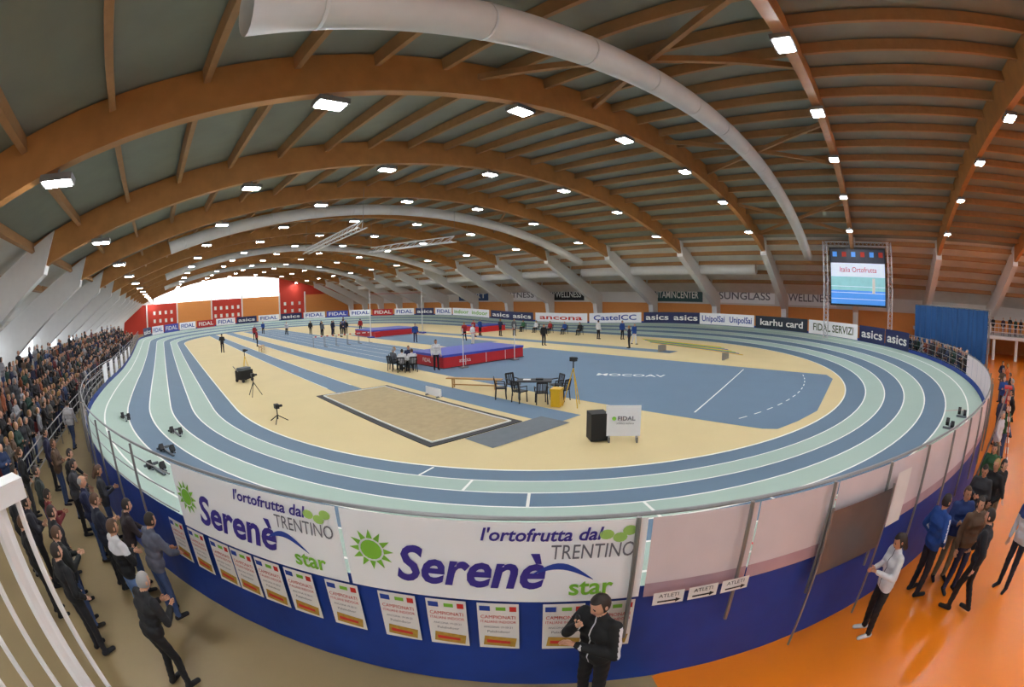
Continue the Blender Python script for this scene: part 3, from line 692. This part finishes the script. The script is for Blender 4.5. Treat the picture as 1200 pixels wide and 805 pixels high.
mb=MB();mb.box((0,0,.2),(.04,1.1,.34),wban);mb.box((0,-.4,.03),(.3,.04,.06),steel);mb.box((0,.4,.03),(.3,.04,.06),steel);mb.done('distance_marker_board',loc=(10.75,15.6,ZT+.006))
mb=MB();mb.box((0,0,.4),(.9,.6,.5),blackm);mb.box((0,0,.72),(.7,.5,.14),greyt)
for i in(-1,1):
    for j in(-1,1): mb.tube([(i*.35,j*.3-.03,.1),(i*.35,j*.3+.03,.1)],.1,blackm,10)
mb.tube([(-.45,0,.6),(-.8,0,.95)],.02,steel,6);mb.done('equipment_cart',loc=(4.7,25.8,ZT+.006),rot=.5)
def sblock(st,R,m=greyt):
    i=st;a=ST[i];(bx,by),(nx,ny),bk=a;p=sp(a,R,.01);ang=math.atan2(-nx,ny)
    mb=MB();mb.box((0,0,.03),(.9,.06,.04),m)
    for s_,xx in((-1,-.1),(1,.22)): mb.box((xx,s_*.11,.1),(.16,.12,.16),blackm,Matrix.Rotation(.7,3,'Y'));mb.box((xx-.12,s_*.11,.05),(.2,.03,.03),m)
    mb.box((.42,0,.04),(.05,.4,.06),m);mb.done('starting_block',loc=p,rot=ang)
for st,R in((64,ROUT-.9),(62,ROUT-1.2),(36,ROUT-1.1),(34,ROUT-2),(31,ROUT-3),(28,ROUT-1.5)): sblock(st,R)
for k in range(5):
    mb=MB()
    for i in(-1,1): mb.tube([(i*.55,0,0),(i*.55,0,.95)],.02,steel,6);mb.box((i*.55,-.3,.02),(.04,.65,.04),steel)
    mb.box((0,0,.96),(1.18,.02,.08),white);mb.box((-.3,0,.96),(.2,.025,.082),redink);mb.box((.3,0,.96),(.2,.025,.082),redink);mb.done('hurdle',loc=(14.8+1.2*k,40,ZT+.006))
for i,(x,y,az,c,b,pz) in enumerate([(14.9,21.2,200,WH,BK,'stand'),(28,24.6,200,BK,BK,'stand'),(25,30,90,WH,WH,'stand'),(26.5,33,20,RD,BK,'walk'),(23,36,200,BL,NV,'stand'),(29.6,35.4,180,RD,RD,'walk'),(31,36,90,BL,BK,'stand'),(32,34,90,NV,BK,'crossed'),(33,33,190,GY,BK,'stand'),(21.5,53,90,NV,NV,'stand'),(22.3,54.5,80,NV,NV,'stand'),(23,52,200,BK,BK,'stand'),(20.8,55,150,BK,NV,'hold'),(24,55,20,BL,BK,'walk'),(22,50.5,40,NV,BK,'pockets'),(19.8,52,60,GY,BK,'stand'),(35,24,100,WH,BK,'stand'),(36,22,200,BL,BK,'stand'),(33,19,200,BL,WH,'walk'),(30.5,18,-20,NV,BK,'stand'),(10.3,47,100,RD,BK,'stand'),(6,44,20,BK,BK,'hold'),(17.5,60,180,WH,BK,'walk'),(15.5,66,180,BL,BK,'walk'),(27,62,90,BK,RD,'stand'),(37.5,28,-90,BK,BK,'sit'),(37.5,30,-90,BL,BK,'sit'),(37.5,32,-90,RD,BK,'sit'),(37.5,34,-90,WH,BK,'sit'),(37.5,36,-90,GR,BK,'sit'),(12,56,0,RD,BK,'walk'),(20,57,40,BK,BK,'stand'),(25.5,53,10,RD,NV,'stand'),(21,49,100,BK,DG,'crossed')]):
    if pz=='sit': chair(x,y,math.radians(90))
    person(x,y,az,z=ZT-(.0 if pz!='sit' else .02),pose=pz,top=c,bot=b,hair=i%4,name='athlete' if i%2 else 'official')
# ladder
mb=MB();hh=2.6
for s_,dx in((-1,0),(1,0)):
    mb.beam((s_*.32,-.5,0),(s_*.2,0,hh),.05,.03,mat('ladder_red',(190,90,60),.5));mb.beam((s_*.3,.6,0),(s_*.2,.02,hh),.04,.03,steel)
for k in range(1,10): t=k/10;w=.32-.12*t;mb.box((0,-.5+.5*t,hh*t),(2*w,.1,.03),whiteme)
mb.box((0,.02,hh),(.44,.26,.04),redmat);mb.done('step_ladder',loc=(12.3,-4.75,.007),rot=-.35)
# ---------------------------------------------------------------- camera
def basis(a,p,ro):
    F0=np.array([math.sin(a),math.cos(a),0]);Z=np.array([0,0,1.]);R=np.array([math.cos(a),-math.sin(a),0])
    F=F0*math.cos(p)-Z*math.sin(p);U=F0*math.sin(p)+Z*math.cos(p)
    return R*math.cos(ro)+U*math.sin(ro),-R*math.sin(ro)+U*math.cos(ro),F
R,U,F=basis(A0,P0,RO)
cd=bpy.data.cameras.new('camera');co=bpy.data.objects.new('camera',cd);SC.collection.objects.link(co);SC.camera=co
cd.type='PANO';cd.panorama_type='FISHEYE_EQUISOLID';cd.sensor_width=36;cd.fisheye_lens=FPX*36/1200;cd.fisheye_fov=math.pi*1.2;cd.clip_start=.05;cd.clip_end=500
co.matrix_world=Matrix(((R[0],U[0],-F[0],0),(R[1],U[1],-F[1],0),(R[2],U[2],-F[2],H),(0,0,0,1)))
w=bpy.data.worlds.new('world');SC.world=w;w.use_nodes=True;w.node_tree.nodes['Background'].inputs[0].default_value=(.8,.9,1,1);w.node_tree.nodes['Background'].inputs[1].default_value=.6
SC.view_settings.view_transform='Standard'
